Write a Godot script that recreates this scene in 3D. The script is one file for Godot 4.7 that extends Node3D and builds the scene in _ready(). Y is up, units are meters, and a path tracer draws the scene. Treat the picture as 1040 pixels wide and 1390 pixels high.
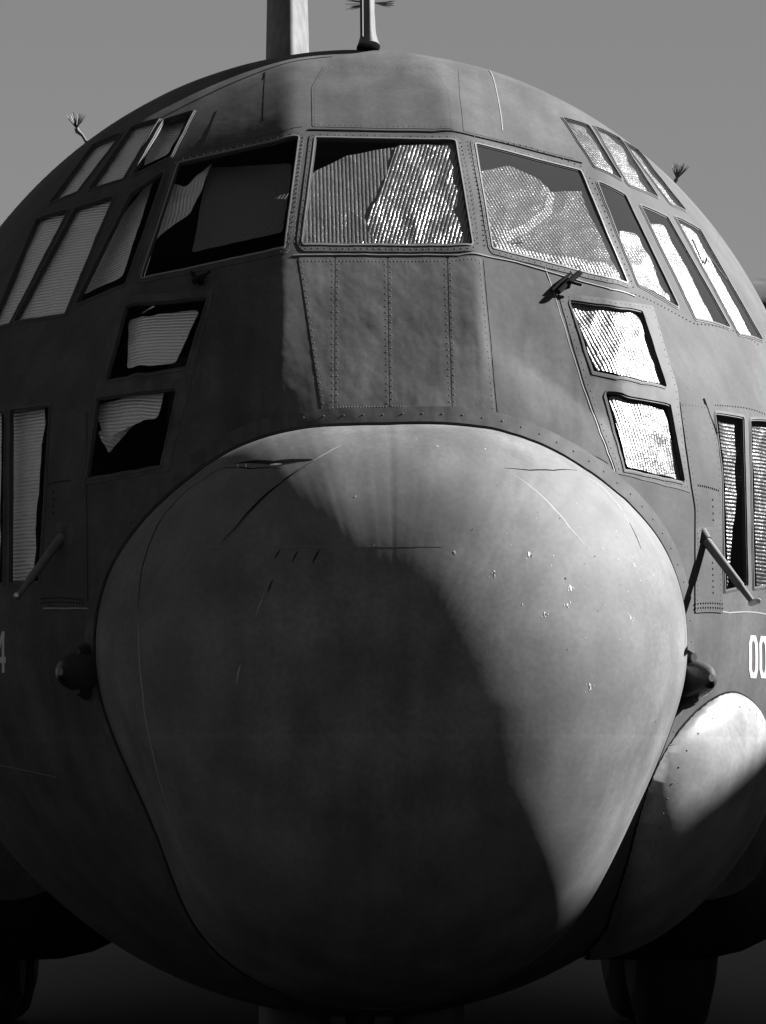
extends Node3D
# A transport aircraft seen nose-on. Metres; the aircraft axis is z, nose towards +z; fuselage axis 2.75 m above the apron.
# The skin is a surface over (u, z): u = 2 * angle round the fuselage from the top, z = station. The nose cap is a surface over (angle, w).

const YC := 2.75
const JC: Array[float] = [2.2055, 0.3221, -0.0471, 0.1348, -0.1033, 0.0242]
const FADE: Array[float] = [2.2055, 0.3221, -0.0471, 0.1348, -0.1033, 0.0242]
const CAP_C := Vector3(0, 1.95, 2.27)
const TIP := Vector3(0, 1.9, 3.4)
const SUN := Vector3(.8, .55, -.25)

var wav := FastNoiseLite.new()
var dent := FastNoiseLite.new()
var crumple := FastNoiseLite.new()
var rng := RandomNumberGenerator.new()
var M := {}
var plane: Node3D
var fuselage: MeshInstance3D
var taken := {}
var surf := 0            # 0 hull, 1 nose cap, 2 blister
var hole_polys: Array = []

# ---------------------------------------------------------------- naming
func numbered(s: String) -> String:
	var n: int = taken.get(s, 0)
	taken[s] = n + 1
	return s if n == 0 else "%s_%03d" % [s, n]

func tag(o: Node, label: String, category := "", group := "", kind := "") -> void:
	if label: o.set_meta("label", label)
	if category: o.set_meta("category", category)
	if group: o.set_meta("group", group)
	if kind: o.set_meta("kind", kind)

# ---------------------------------------------------------------- mesh buffer
class Buf:
	var v := PackedVector3Array()
	var n := PackedVector3Array()
	var t := PackedVector2Array()
	var i := PackedInt32Array()
	func add(p: Vector3, nn: Vector3, uv := Vector2.ZERO) -> int:
		v.append(p); n.append(nn); t.append(uv)
		return v.size() - 1
	func tri(a: int, b: int, c: int) -> void:      # turned so that it fronts along its vertex normals
		var f := (v[b] - v[a]).cross(v[c] - v[a])
		if f.dot(n[a] + n[b] + n[c]) > 0: i.append_array([a, c, b])
		else: i.append_array([a, b, c])
	func quad(a: int, b: int, c: int, d: int) -> void:
		tri(a, b, c); tri(a, c, d)

func obj(called: String, b: Buf, m: Material, parent: Node = self, kind := "") -> MeshInstance3D:
	var o := MeshInstance3D.new()
	o.name = numbered(called) if parent == self else called
	if b.v.size() > 2 and b.i.size() > 2:
		var a := []
		a.resize(Mesh.ARRAY_MAX)
		a[Mesh.ARRAY_VERTEX] = b.v; a[Mesh.ARRAY_NORMAL] = b.n; a[Mesh.ARRAY_TEX_UV] = b.t; a[Mesh.ARRAY_INDEX] = b.i
		var me := ArrayMesh.new()
		me.add_surface_from_arrays(Mesh.PRIMITIVE_TRIANGLES, a)
		o.mesh = me
		o.material_override = m
	if kind: o.set_meta("kind", kind)
	parent.add_child(o, true)
	return o

# ---------------------------------------------------------------- the skin
func smin(a: float, b: float, k: float) -> float:
	var h := maxf(k - absf(a - b), 0.0) / k
	return minf(a, b) - h * h * k * .25

func chord(p: Vector2, q: Vector2, d: Vector2) -> float:
	var e := q - p
	var den := d.cross(e)
	if absf(den) < 1e-4: return 99.0
	var r := p.cross(e) / den
	return r if r > 0 else 99.0

func section(z: float) -> Vector3:                 # half width, half height, rise of the centre
	if z <= 0.0:
		if z > -15.0: return Vector3(2.06, 2.15, -.01)
		var s := clampf((-15.0 - z) / 12.0, 0, 1)
		return Vector3(2.06 * (1 - .8 * s * s), 2.15 * (1 - .72 * s * s), 1.5 * s * s - .01)
	var t := 2.14 - .254 * pow(z, 2.15)
	var b := -2.16 + .19 * (z / 2.0) * (z / 2.0)
	return Vector3(2.06 - .193 * z * z, (t - b) * .5, (t + b) * .5)

func hull(u: float, z: float) -> Vector3:
	var th := u * .5
	var c := section(z)
	var s := sin(th)
	var co := cos(th)
	var m := 2.0 + .7 * smoothstep(1.5, 2.15, z)
	var n := 2.0 + (m - 2.0) * smoothstep(-.3, .4, co)          # round at the back, flatter on top at the nose
	var r := pow(pow(absf(s / c.x), n) + pow(absf(co / c.y), n), -1.0 / n)
	if z > .45:
		var x1 := .34 + .06 * (z - 1.45)
		var x2 := minf(.95, .88 * c.x)
		var p := Vector2(x1, c.y * pow(1.0 - pow(x1 / c.x, m), 1.0 / m))
		var q := Vector2(x2, c.y * pow(1.0 - pow(x2 / c.x, m), 1.0 / m))
		var d := Vector2(absf(s), co)
		var f := smin(r, chord(Vector2(-p.x, p.y), p, d), .012)
		f = smin(f, chord(p, q, d), .012)
		var zf := -0.057 * s + 0.0227 * sin(2 * th)      # the facets die out towards the nose joint
		for k in 6: zf += FADE[k] * cos(k * th)
		r += (f - r) * smoothstep(.45, 1.0, z) * smoothstep(0.0, .3, zf - z)
	if z > -1.5:
		r += .0014 * wav.get_noise_3d(r * s, r * co, z)
		if absf(u) < 2.0 and z > 0.0: r += (.0006 + .0022 * smoothstep(1.6, 2.0, z)) * dent.get_noise_3d(r * s, r * co * 1.4, z)
	return Vector3(r * s - .035 * (1.0 - smoothstep(0.0, 1.8, z)), YC + c.z + r * co, z)

func joint(th: float) -> float:                    # station where the nose cap begins
	var z := -0.057 * sin(th) + 0.0227 * sin(2 * th)
	for k in 6: z += JC[k] * cos(k * th)
	return z

func cap(th: float, w: float) -> Vector3:
	var j := hull(th * 2, joint(th))
	var ph := w * PI * .5
	var d := j - CAP_C
	var p := CAP_C + Vector3(d.x, d.y, 0) * (.995 * cos(ph)) + Vector3(0, (TIP.y - CAP_C.y) * sin(ph) * sin(ph), (TIP.z - CAP_C.z) * sin(ph) + d.z * (1.0 - sin(ph)))
	var n := (p - CAP_C).normalized()
	return p + n * .0016 * wav.get_noise_3d(p.x * .7, p.y * .5, p.z)

func blister_mid(z: float) -> float: return 4.28 + .5 * clampf(1.84 - z, -.4, .8)

func blister(u: float, z: float) -> Vector3:
	var p := hull(u, z)
	var q := Vector2((u - blister_mid(z)) / .66, (z - 1.64) / (.52 if z > 1.64 else 2.7)).length()
	if q < 1.0: p += hull_n(u, z) * (.006 + .14 * pow(1.0 - pow(q, 2.6), .7))
	return p

func pos(u: float, v: float) -> Vector3:
	if surf == 0: return hull(u, v)
	if surf == 1: return cap(u, clampf(v, 0, 1))
	return blister(u, v)

func hull_n(u: float, z: float) -> Vector3:
	var e := .005
	return (hull(u, z + e) - hull(u, z - e)).cross(hull(u + e, z) - hull(u - e, z)).normalized()

func nor(u: float, v: float) -> Vector3:
	var e := .005
	var n := (pos(u, v + e) - pos(u, v - e)).cross(pos(u + e, v) - pos(u - e, v))
	return n.normalized() if n.length() > 1e-9 else Vector3(0, 0, 1)

func pv(a: Array) -> PackedVector2Array:
	var p := PackedVector2Array()
	for k in a.size() / 2: p.append(Vector2(a[2 * k], a[2 * k + 1]))
	if Geometry2D.is_polygon_clockwise(p): p.reverse()
	return p

func line(a: Array) -> PackedVector2Array:
	var p := PackedVector2Array()
	for k in a.size() / 2: p.append(Vector2(a[2 * k], a[2 * k + 1]))
	return p

func rounded(p: PackedVector2Array, r: float) -> PackedVector2Array:
	var o := PackedVector2Array()
	var n := p.size()
	for k in n:
		var a := p[(k + n - 1) % n]
		var b := p[k]
		var c := p[(k + 1) % n]
		var s := minf(r, minf(a.distance_to(b), b.distance_to(c)) * .4)
		var f := b + (a - b).normalized() * s
		var g := b + (c - b).normalized() * s
		for m in 5:
			var t := m / 4.0
			o.append(f.lerp(b, t).lerp(b.lerp(g, t), t))
	return o

func grow(p: PackedVector2Array, d: float) -> PackedVector2Array:
	var best := PackedVector2Array()
	for q in Geometry2D.offset_polygon(p, d, Geometry2D.JOIN_ROUND):
		if q.size() > best.size() or best.is_empty(): best = q
	if Geometry2D.is_polygon_clockwise(best): best.reverse()
	return best

func fine(p: PackedVector2Array, step: float) -> PackedVector2Array:
	var o := PackedVector2Array()
	for k in p.size():
		var a := p[k]
		var b := p[(k + 1) % p.size()]
		var m := maxi(1, ceili(a.distance_to(b) / step))
		for t in m: o.append(a.lerp(b, float(t) / m))
	return o

func bounds(p: PackedVector2Array) -> Rect2:
	var r := Rect2(p[0], Vector2.ZERO)
	for q in p: r = r.expand(q)
	return r

var seen := {}

func at(b: Buf, q: Vector2, lift: float, shape: Dictionary) -> int:
	var key := Vector2i(roundi(q.x * 20000), roundi(q.y * 20000))
	if seen.has(key): return seen[key]
	var i := 0
	if shape.is_empty():
		var n := nor(q.x, q.y)
		i = b.add(pos(q.x, q.y) + n * lift, n, q)
	else:
		var p := foil_at(q, shape)
		var e := .006
		var n := (foil_at(q + Vector2(0, e), shape) - p).cross(foil_at(q + Vector2(e, 0), shape) - p).normalized()
		var d: Vector3 = p - shape.p0
		i = b.add(d, n, Vector2(d.dot(shape.e1), d.dot(shape.e2)) * 2.0)
	seen[key] = i
	return i

func foil_at(q: Vector2, f: Dictionary) -> Vector3:
	var n := nor(q.x, q.y)
	var p := pos(q.x, q.y)
	var h := crumple.get_noise_3d(p.x * 4.0 + f.seed_at, p.y * 4.0, p.z * 4.0)
	h = 1.0 - 3.2 * absf(h)                            # sharp folds
	var s := crumple.get_noise_3d(p.x * 11 + f.seed_at, p.y * 11, p.z * 11)
	return p - n * (f.depth - .5 * f.crease * h - f.crease * .2 * s)

# A sheet of the skin inside poly and outside the holes, lifted off it, with edges that go down by rim.
func sheet(b: Buf, poly: PackedVector2Array, holes: Array, du: float, dv: float, lift := 0.0, rim := 0.0, rows: Array = [], shape := {}) -> void:
	var box := bounds(poly)
	var us := []
	var vs := rows
	var nu := maxi(2, ceili(box.size.x / du))
	for k in nu + 1: us.append(box.position.x + box.size.x * k / nu)
	if vs.is_empty():
		var nv := maxi(2, ceili(box.size.y / dv))
		for k in nv + 1: vs.append(box.position.y + box.size.y * k / nv)
	var hb := []
	for h in holes: hb.append(bounds(h).grow(.002))
	seen.clear()
	var inside := []
	for x in us:
		var col := PackedByteArray()
		for y in vs: col.append(1 if Geometry2D.is_point_in_polygon(Vector2(x, y), poly) else 0)
		inside.append(col)
	for k in us.size() - 1:
		for m in vs.size() - 1:
			var a := Vector2(us[k], vs[m])
			var d := Vector2(us[k + 1], vs[m + 1])
			var cell := PackedVector2Array([a, Vector2(d.x, a.y), d, Vector2(a.x, d.y)])
			var rc := Rect2(a, d - a)
			var full: bool = inside[k][m] + inside[k + 1][m] + inside[k][m + 1] + inside[k + 1][m + 1] == 4
			var bits: Array = [cell]
			if not full: bits = Geometry2D.intersect_polygons(cell, poly)
			var cut := not full
			for h in holes.size():
				if hb[h].intersects(rc):
					cut = true
					var left := []
					for piece in bits: left.append_array(Geometry2D.clip_polygons(piece, holes[h]))
					bits = left
			if not cut:
				var q := [at(b, cell[0], lift, shape), at(b, cell[1], lift, shape), at(b, cell[2], lift, shape), at(b, cell[3], lift, shape)]
				b.quad(q[0], q[1], q[2], q[3])
			else:
				for piece in bits:
					if piece.size() < 3: continue
					var tr := Geometry2D.triangulate_polygon(piece)
					for t in tr.size() / 3:
						b.tri(at(b, piece[tr[3 * t]], lift, shape), at(b, piece[tr[3 * t + 1]], lift, shape), at(b, piece[tr[3 * t + 2]], lift, shape))
	if rim > 0:
		edge(b, poly, lift, lift - rim, false)
		for h in holes: edge(b, h, lift, lift - rim, true)

func edge(b: Buf, poly: PackedVector2Array, top: float, low: float, inward: bool) -> void:
	var p := fine(poly, .03)
	var w := []
	for q in p: w.append([pos(q.x, q.y), nor(q.x, q.y)])
	var mid := Vector3.ZERO
	for k in p.size():
		var a = w[k]
		var c = w[(k + 1) % p.size()]
		var side: Vector3 = (c[0] - a[0]).cross(a[1]).normalized()
		var test := (p[(k + 1) % p.size()] - p[k]).orthogonal().normalized() * .004 + (p[k] + p[(k + 1) % p.size()]) * .5
		var out := pos(test.x, test.y) - pos((p[k].x + p[(k + 1) % p.size()].x) * .5, (p[k].y + p[(k + 1) % p.size()].y) * .5)
		var is_in := Geometry2D.is_point_in_polygon(test, poly)
		if (side.dot(out) > 0) == is_in: side = -side
		if inward: side = -side
		var i0 := b.add(a[0] + a[1] * top, side)
		var i1 := b.add(c[0] + c[1] * top, side)
		var i2 := b.add(c[0] + c[1] * low, side)
		var i3 := b.add(a[0] + a[1] * low, side)
		b.quad(i0, i1, i2, i3)

# A ribbon along a line on the surface; in metres across, tapering to its ends if asked.
func strip(b: Buf, p: PackedVector2Array, width: float, lift: float, taper := false, step := .03) -> void:
	var q := PackedVector2Array()
	for k in p.size() - 1:
		var m := maxi(1, ceili(p[k].distance_to(p[k + 1]) / step))
		for t in m: q.append(p[k].lerp(p[k + 1], float(t) / m))
	q.append(p[p.size() - 1])
	var last := PackedInt32Array()
	for k in q.size():
		var a := pos(q[k].x, q[k].y)
		var n := nor(q[k].x, q[k].y)
		var f := q[maxi(k - 1, 0)]
		var g := q[mini(k + 1, q.size() - 1)]
		var side := n.cross(pos(g.x, g.y) - pos(f.x, f.y)).normalized()
		var h := width * .5 * (sin(PI * clampf((k + .25) / (q.size() - .5), 0, 1)) if taper else 1.0)
		var now := PackedInt32Array([b.add(a + side * h - n * .002, side), b.add(a + side * h + n * lift, n), b.add(a - side * h + n * lift, n), b.add(a - side * h - n * .002, -side)])
		if k > 0:
			for t in 3: b.quad(last[t], last[t + 1], now[t + 1], now[t])
		last = now

func rivet(b: Buf, q: Vector2, r := .0035, lift := 0.0, high := .5) -> void:
	var n := nor(q.x, q.y)
	var c := pos(q.x, q.y) + n * lift
	var x := n.cross(Vector3(.3, .9, .2)).normalized()
	var y := n.cross(x)
	var ids := PackedInt32Array()
	for ring in 2:
		for k in 7:
			var d := x * cos(TAU * k / 7) + y * sin(TAU * k / 7)
			ids.append(b.add(c + d * r * (1.0 if ring == 0 else .62) + n * r * high * (0.0 if ring == 0 else .8), (d * (1.2 if ring == 0 else .6) + n).normalized()))
	var top := b.add(c + n * r * high, n)
	for k in 7:
		b.quad(ids[k], ids[(k + 1) % 7], ids[7 + (k + 1) % 7], ids[7 + k])
		b.tri(ids[7 + k], ids[7 + (k + 1) % 7], top)

func rivets(b: Buf, p: PackedVector2Array, gap: float, closed: bool, r := .0035, lift := 0.0, high := .5) -> void:
	var n := p.size() if closed else p.size() - 1
	var left := gap * .5
	for k in n:
		var a := p[k]
		var c := p[(k + 1) % p.size()]
		var l := a.distance_to(c)
		while left < l:
			rivet(b, a.lerp(c, left / l), r, lift, high)
			left += gap
		left -= l

# ---------------------------------------------------------------- free shapes
func tube(b: Buf, pts: Array, radii: Array, sides := 12, flat := 1.0, flat_axis := Vector3.RIGHT) -> void:
	var last := PackedInt32Array()
	for k in pts.size():
		var f: Vector3 = (pts[mini(k + 1, pts.size() - 1)] - pts[maxi(k - 1, 0)]).normalized()
		var x := (flat_axis - f * f.dot(flat_axis)).normalized()
		var y := f.cross(x)
		var now := PackedInt32Array()
		for s in sides:
			var a := TAU * s / sides
			now.append(b.add(pts[k] + (x * cos(a) * flat + y * sin(a)) * radii[k], (x * cos(a) + y * sin(a) * flat).normalized()))
		if k > 0:
			for s in sides: b.quad(last[s], last[(s + 1) % sides], now[(s + 1) % sides], now[s])
		if k == 0 or k == pts.size() - 1:
			var n := -f if k == 0 else f
			var c := b.add(pts[k], n)
			var ring := PackedInt32Array()
			for s in sides: ring.append(b.add(b.v[now[s]], n))
			for s in sides: b.tri(c, ring[s], ring[(s + 1) % sides])
		last = now

func loft(b: Buf, rings: Array) -> void:             # rings of equally many points, closed round, capped at both ends
	var n: int = rings[0].size()
	var ids := []
	for k in rings.size():
		var row := PackedInt32Array()
		for s in n:
			var t1: Vector3 = rings[k][(s + 1) % n] - rings[k][(s + n - 1) % n]
			var t2: Vector3 = rings[mini(k + 1, rings.size() - 1)][s] - rings[maxi(k - 1, 0)][s]
			var c := Vector3.ZERO
			for q in rings[k]: c += q
			var nn := t1.cross(t2).normalized()
			if nn.dot(rings[k][s] - c / n) < 0: nn = -nn
			row.append(b.add(rings[k][s], nn))
		ids.append(row)
	for k in rings.size() - 1:
		for s in n: b.quad(ids[k][s], ids[k][(s + 1) % n], ids[k + 1][(s + 1) % n], ids[k + 1][s])
	for k in [0, rings.size() - 1]:
		var c := Vector3.ZERO
		for q in rings[k]: c += q
		c /= n
		var nn: Vector3 = (c - rings[1 if k == 0 else k - 1][0]).project(rings[k][0].direction_to(rings[k][n / 3]).cross(rings[k][0].direction_to(rings[k][2 * n / 3]))).normalized()
		var m := b.add(c, nn)
		var row := PackedInt32Array()
		for q in rings[k]: row.append(b.add(q, nn))
		for s in n: b.tri(m, row[s], row[(s + 1) % n])

# ---------------------------------------------------------------- materials
func grey(v: float) -> Color:
	var s := Color(v, v, v).linear_to_srgb()
	return s

func noise_image(w: int, h: int, freq: float, sd: int, lo: float, hi: float) -> Image:
	var n := FastNoiseLite.new()
	n.seed = sd; n.frequency = freq; n.fractal_octaves = 5
	var im := n.get_seamless_image(w, h)
	im.convert(Image.FORMAT_RGB8)
	for y in h:
		for x in w:
			var v := lerpf(lo, hi, im.get_pixel(x, y).r)
			im.set_pixel(x, y, Color(v, v, v))
	return im

func streaked(sd: int, lo: float, hi: float, run := .82) -> ImageTexture:   # fine streaks that run down, over broad blotches
	var a := noise_image(512, 512, .01, sd, lo, hi)
	var s := noise_image(256, 24, .06, sd + 1, run, 1.0)
	s.resize(512, 512, Image.INTERPOLATE_CUBIC)
	var f := noise_image(512, 512, .12, sd + 2, .86, 1.0)
	for y in 512:
		for x in 512:
			var v := a.get_pixel(x, y).r * s.get_pixel(x, y).r * f.get_pixel(x, y).r
			a.set_pixel(x, y, Color(v, v, v))
	a.generate_mipmaps()
	return ImageTexture.create_from_image(a)

func bump(im: Image, k: float) -> ImageTexture:
	im.convert(Image.FORMAT_RGBA8)
	im.bump_map_to_normal_map(k)
	return ImageTexture.create_from_image(im)

func mat(v: float, rough: float, metal := 0.0) -> StandardMaterial3D:
	var m := StandardMaterial3D.new()
	m.albedo_color = grey(v); m.roughness = rough; m.metallic = metal
	return m

func paint(v: float, rough: float, tex: Texture2D, nrm: Texture2D, k: float, scale := Vector3(.55, .55, .55)) -> StandardMaterial3D:
	var m := mat(v, rough)
	m.albedo_texture = tex
	m.metallic_specular = .3
	m.uv1_triplanar = true; m.uv1_world_triplanar = true; m.uv1_scale = scale; m.uv1_triplanar_sharpness = 4.0
	m.normal_enabled = true; m.normal_texture = nrm; m.normal_scale = k
	return m

func foil_image() -> Image:                          # quilted foil: close ribs, each broken into beads, with creases
	var im := Image.create(512, 512, false, Image.FORMAT_RGBA8)
	var n := FastNoiseLite.new()
	n.seed = 41; n.frequency = .02; n.fractal_octaves = 4
	var w := n.get_seamless_image(512, 512)
	n.frequency = .09
	n.seed = 42
	var f := n.get_seamless_image(512, 512)
	for y in 512:
		for x in 512:
			var j := w.get_pixel(x, y).r
			var k := f.get_pixel(x, y).r
			var rib := absf(sin(PI * (x / 16.0 + .12 * (j - .5))))
			var bead := absf(sin(PI * (y / 16.0 + (k - .5))))
			var h := .62 * rib + .16 * bead * rib + .5 * (j - .5) + .35 * (k - .5) + .12
			h = clampf(h, 0, 1)
			im.set_pixel(x, y, Color(h, h, h))
	return im

func make_materials() -> void:
	var grain := bump(noise_image(512, 512, .05, 71, 0, 1), 2.0)
	var t1 := streaked(5, .72, 1.0)
	var t2 := streaked(15, .72, 1.0, .9)
	M.paint = paint(.096, .8, t1, grain, .03)
	M.cap = paint(.17, .72, t2, grain, .022)
	M.pod = paint(.3, .42, t2, grain, .04)
	M.panel = paint(.13, .75, streaked(25, .75, 1.0), grain, .06, Vector3(.9, .9, .9))
	M.frame = paint(.1, .7, t1, grain, .04, Vector3(1.5, 1.5, 1.5))
	M.retainer = mat(.16, .5, .3)
	M.dark = mat(.012, 1.0)
	M.dark.metallic_specular = .05
	M.rubber = mat(.02, .7)
	M.lens = mat(.045, .3)
	M.edge = mat(.17, .6)
	M.tape = mat(.2, .8)
	M.line = mat(.09, .8)
	M.white = mat(.35, .6)
	M.metal = mat(.35, .35, .8)
	M.bristle = mat(.06, .5)
	M.inside = mat(.03, .8)
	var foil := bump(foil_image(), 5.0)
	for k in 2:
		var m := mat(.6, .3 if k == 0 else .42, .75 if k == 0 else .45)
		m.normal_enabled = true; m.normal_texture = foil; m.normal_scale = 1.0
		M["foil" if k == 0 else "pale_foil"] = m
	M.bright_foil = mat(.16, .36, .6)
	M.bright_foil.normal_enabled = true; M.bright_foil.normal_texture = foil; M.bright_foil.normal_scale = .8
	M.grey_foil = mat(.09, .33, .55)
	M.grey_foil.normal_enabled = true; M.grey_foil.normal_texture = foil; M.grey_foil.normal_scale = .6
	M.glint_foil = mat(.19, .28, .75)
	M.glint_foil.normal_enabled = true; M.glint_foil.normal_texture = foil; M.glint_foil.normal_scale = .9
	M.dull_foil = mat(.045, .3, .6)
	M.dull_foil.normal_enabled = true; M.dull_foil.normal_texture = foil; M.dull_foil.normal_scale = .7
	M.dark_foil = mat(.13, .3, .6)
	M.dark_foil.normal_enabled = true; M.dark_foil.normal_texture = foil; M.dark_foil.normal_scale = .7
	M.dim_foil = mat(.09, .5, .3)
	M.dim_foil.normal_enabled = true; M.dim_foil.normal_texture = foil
	var g := StandardMaterial3D.new()
	g.transparency = BaseMaterial3D.TRANSPARENCY_ALPHA
	g.albedo_color = Color(.12, .12, .12, .06); g.roughness = 0.0
	g.metallic_specular = .12
	M.glass = g
	M.dusty_glass = g.duplicate()
	M.dusty_glass.metallic_specular = .4
	M.dusty_glass.albedo_color = Color(.5, .5, .5, .11)
	var gr := noise_image(512, 512, .03, 91, .6, 1.0)
	M.hangar = mat(.25, .8)
	M.ground = mat(.03, .9)
	M.ground.albedo_texture = ImageTexture.create_from_image(gr)
	M.ground.uv1_triplanar = true; M.ground.uv1_world_triplanar = true; M.ground.uv1_scale = Vector3(.3, .3, .3)

# ---------------------------------------------------------------- windows and the foil behind them
func window(a: Array, flange: float, round_r := .03, lift := .005, bright := true, dusty := false) -> PackedVector2Array:
	surf = 0
	var hole := rounded(grow(pv(a), .009), round_r)
	hole_polys.append(hole)
	var ring := Buf.new()
	sheet(ring, grow(hole, flange), [hole], .03, .03, lift, lift + .004)
	edge(ring, hole, lift, -.02, true)
	var w := obj("window", ring, M.frame, plane)
	var r := Buf.new()
	var inner := grow(hole, -.0045)
	sheet(r, grow(hole, .0015), [inner], .03, .03, lift + .0025, .008)
	obj("retainer", r, M.retainer if bright else M.frame, w)
	var s := Buf.new()
	sheet(s, inner, [grow(hole, -.0095)], .03, .03, lift - .002, .01)
	obj("seal", s, M.rubber, w)
	var g := Buf.new()
	sheet(g, grow(hole, -.009), [], .05, .05, -.0025)
	obj("pane", g, M.dusty_glass if dusty else M.glass, w)
	if flange > .012:
		var rv := Buf.new()
		rivets(rv, grow(hole, flange * .55), .033, true, .0036, lift)
		obj("rivets", rv, M.frame, w, "stuff")
	return hole

func shade(called: String, a: Array, depth: float, turn: float, crease: float, m: Material, label: String, seed_at: float, group := "", parent: Node3D = null) -> MeshInstance3D:
	surf = 0
	var poly := rounded(pv(a), .02)
	var mid := Vector2.ZERO
	for q in poly: mid += q
	mid /= poly.size()
	var n0 := nor(mid.x, mid.y)
	var p0 := pos(mid.x, mid.y) - n0 * depth
	var e1 := Vector3.UP.cross(n0).normalized().rotated(n0, turn)
	var e2 := n0.cross(e1)
	var b := Buf.new()
	sheet(b, poly, [], .016, .016, 0.0, 0.0, [], {"p0": p0, "e1": e1, "e2": e2, "depth": depth, "crease": crease, "seed_at": seed_at})
	if parent:
		var part := obj(called, b, m, parent)
		part.position = p0 - parent.position
		return part
	var o := obj(called, b, m)
	o.position = p0
	tag(o, label, "sunshade", group)
	return o

func plate(called: String, a: Array, holes: Array, lift: float, m: Material, du := .02, round_r := .012, gap := 0.0, label := "") -> MeshInstance3D:
	surf = 0
	var b := Buf.new()
	var poly := rounded(pv(a), round_r)
	sheet(b, poly, holes, du, du, lift, lift + .002)
	var o := obj(called, b, m, fuselage)
	if label: o.set_meta("label", label)
	if gap > 0:
		var r := Buf.new()
		rivets(r, grow(poly, -.013), gap, true, .0034, lift, .36)
		obj("rivets", r, m, o, "stuff")
	return o

func seam(a: Array, width: float, lift: float, m: Material, called := "seam", taper := false, parent: Node = null) -> void:
	var b := Buf.new()
	strip(b, line(a), width, lift, taper, .03 if surf == 0 else .02)
	obj(called, b, m, fuselage if parent == null else parent)

# ---------------------------------------------------------------- the place
func _ready() -> void:
	var cam := Camera3D.new()
	cam.name = "camera"
	cam.position = Vector3(-.56, 1.7, 17)
	cam.near = 1.0; cam.far = 6000.0
	cam.projection = Camera3D.PROJECTION_FRUSTUM
	cam.size = 1390.0 / 5116.0
	cam.frustum_offset = Vector2((520.0 - 322.0) / 5116.0, (1040.0 - 695.0) / 5116.0)
	add_child(cam)
	cam.current = true
	var env := Environment.new()
	env.background_mode = Environment.BG_SKY
	var sm := ProceduralSkyMaterial.new()
	sm.sky_top_color = Color(.185, .185, .185); sm.sky_horizon_color = Color(.305, .305, .305); sm.sky_curve = .25
	sm.ground_bottom_color = Color(.06, .06, .06); sm.ground_horizon_color = Color(.15, .15, .15)
	sm.sun_angle_max = 1.0
	var sky := Sky.new()
	sky.sky_material = sm
	env.sky = sky
	env.tonemap_mode = Environment.TONE_MAPPER_LINEAR
	env.tonemap_exposure = 4.4
	env.sdfgi_enabled = true; env.ssao_enabled = true; env.ssil_enabled = true
	var we := WorldEnvironment.new()
	we.environment = env
	add_child(we)
	var sun := DirectionalLight3D.new()
	sun.name = "sun"
	sun.light_energy = 1.6; sun.light_angular_distance = .5; sun.shadow_enabled = true
	sun.light_color = Color(1, 1, 1)
	add_child(sun)
	sun.look_at_from_position(Vector3.ZERO, -SUN, Vector3.UP)

	rng.seed = 7
	wav.seed = 3; wav.frequency = 2.4; wav.fractal_octaves = 2
	dent.seed = 9; dent.frequency = 7.0; dent.fractal_octaves = 3
	crumple.seed = 12; crumple.frequency = 1.0; crumple.fractal_octaves = 2
	make_materials()

	var ground := MeshInstance3D.new()
	ground.name = "ground"
	var pm := PlaneMesh.new()
	pm.size = Vector2(5000, 5000)
	ground.mesh = pm; ground.material_override = M.ground
	tag(ground, "dark asphalt apron under the aircraft", "", "", "structure")
	add_child(ground)

	plane = Node3D.new()
	plane.name = "aircraft"
	tag(plane, "large dull grey military transport aircraft seen nose-on from low down", "aircraft")
	add_child(plane)
	fuselage = MeshInstance3D.new()
	fuselage.name = "fuselage"
	plane.add_child(fuselage)
	build_windows()
	build_fuselage()
	build_panels()
	build_console()
	build_cap()
	build_blister()
	build_fittings()
	build_far_parts()
	build_shades()
	build_hangar()

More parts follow.
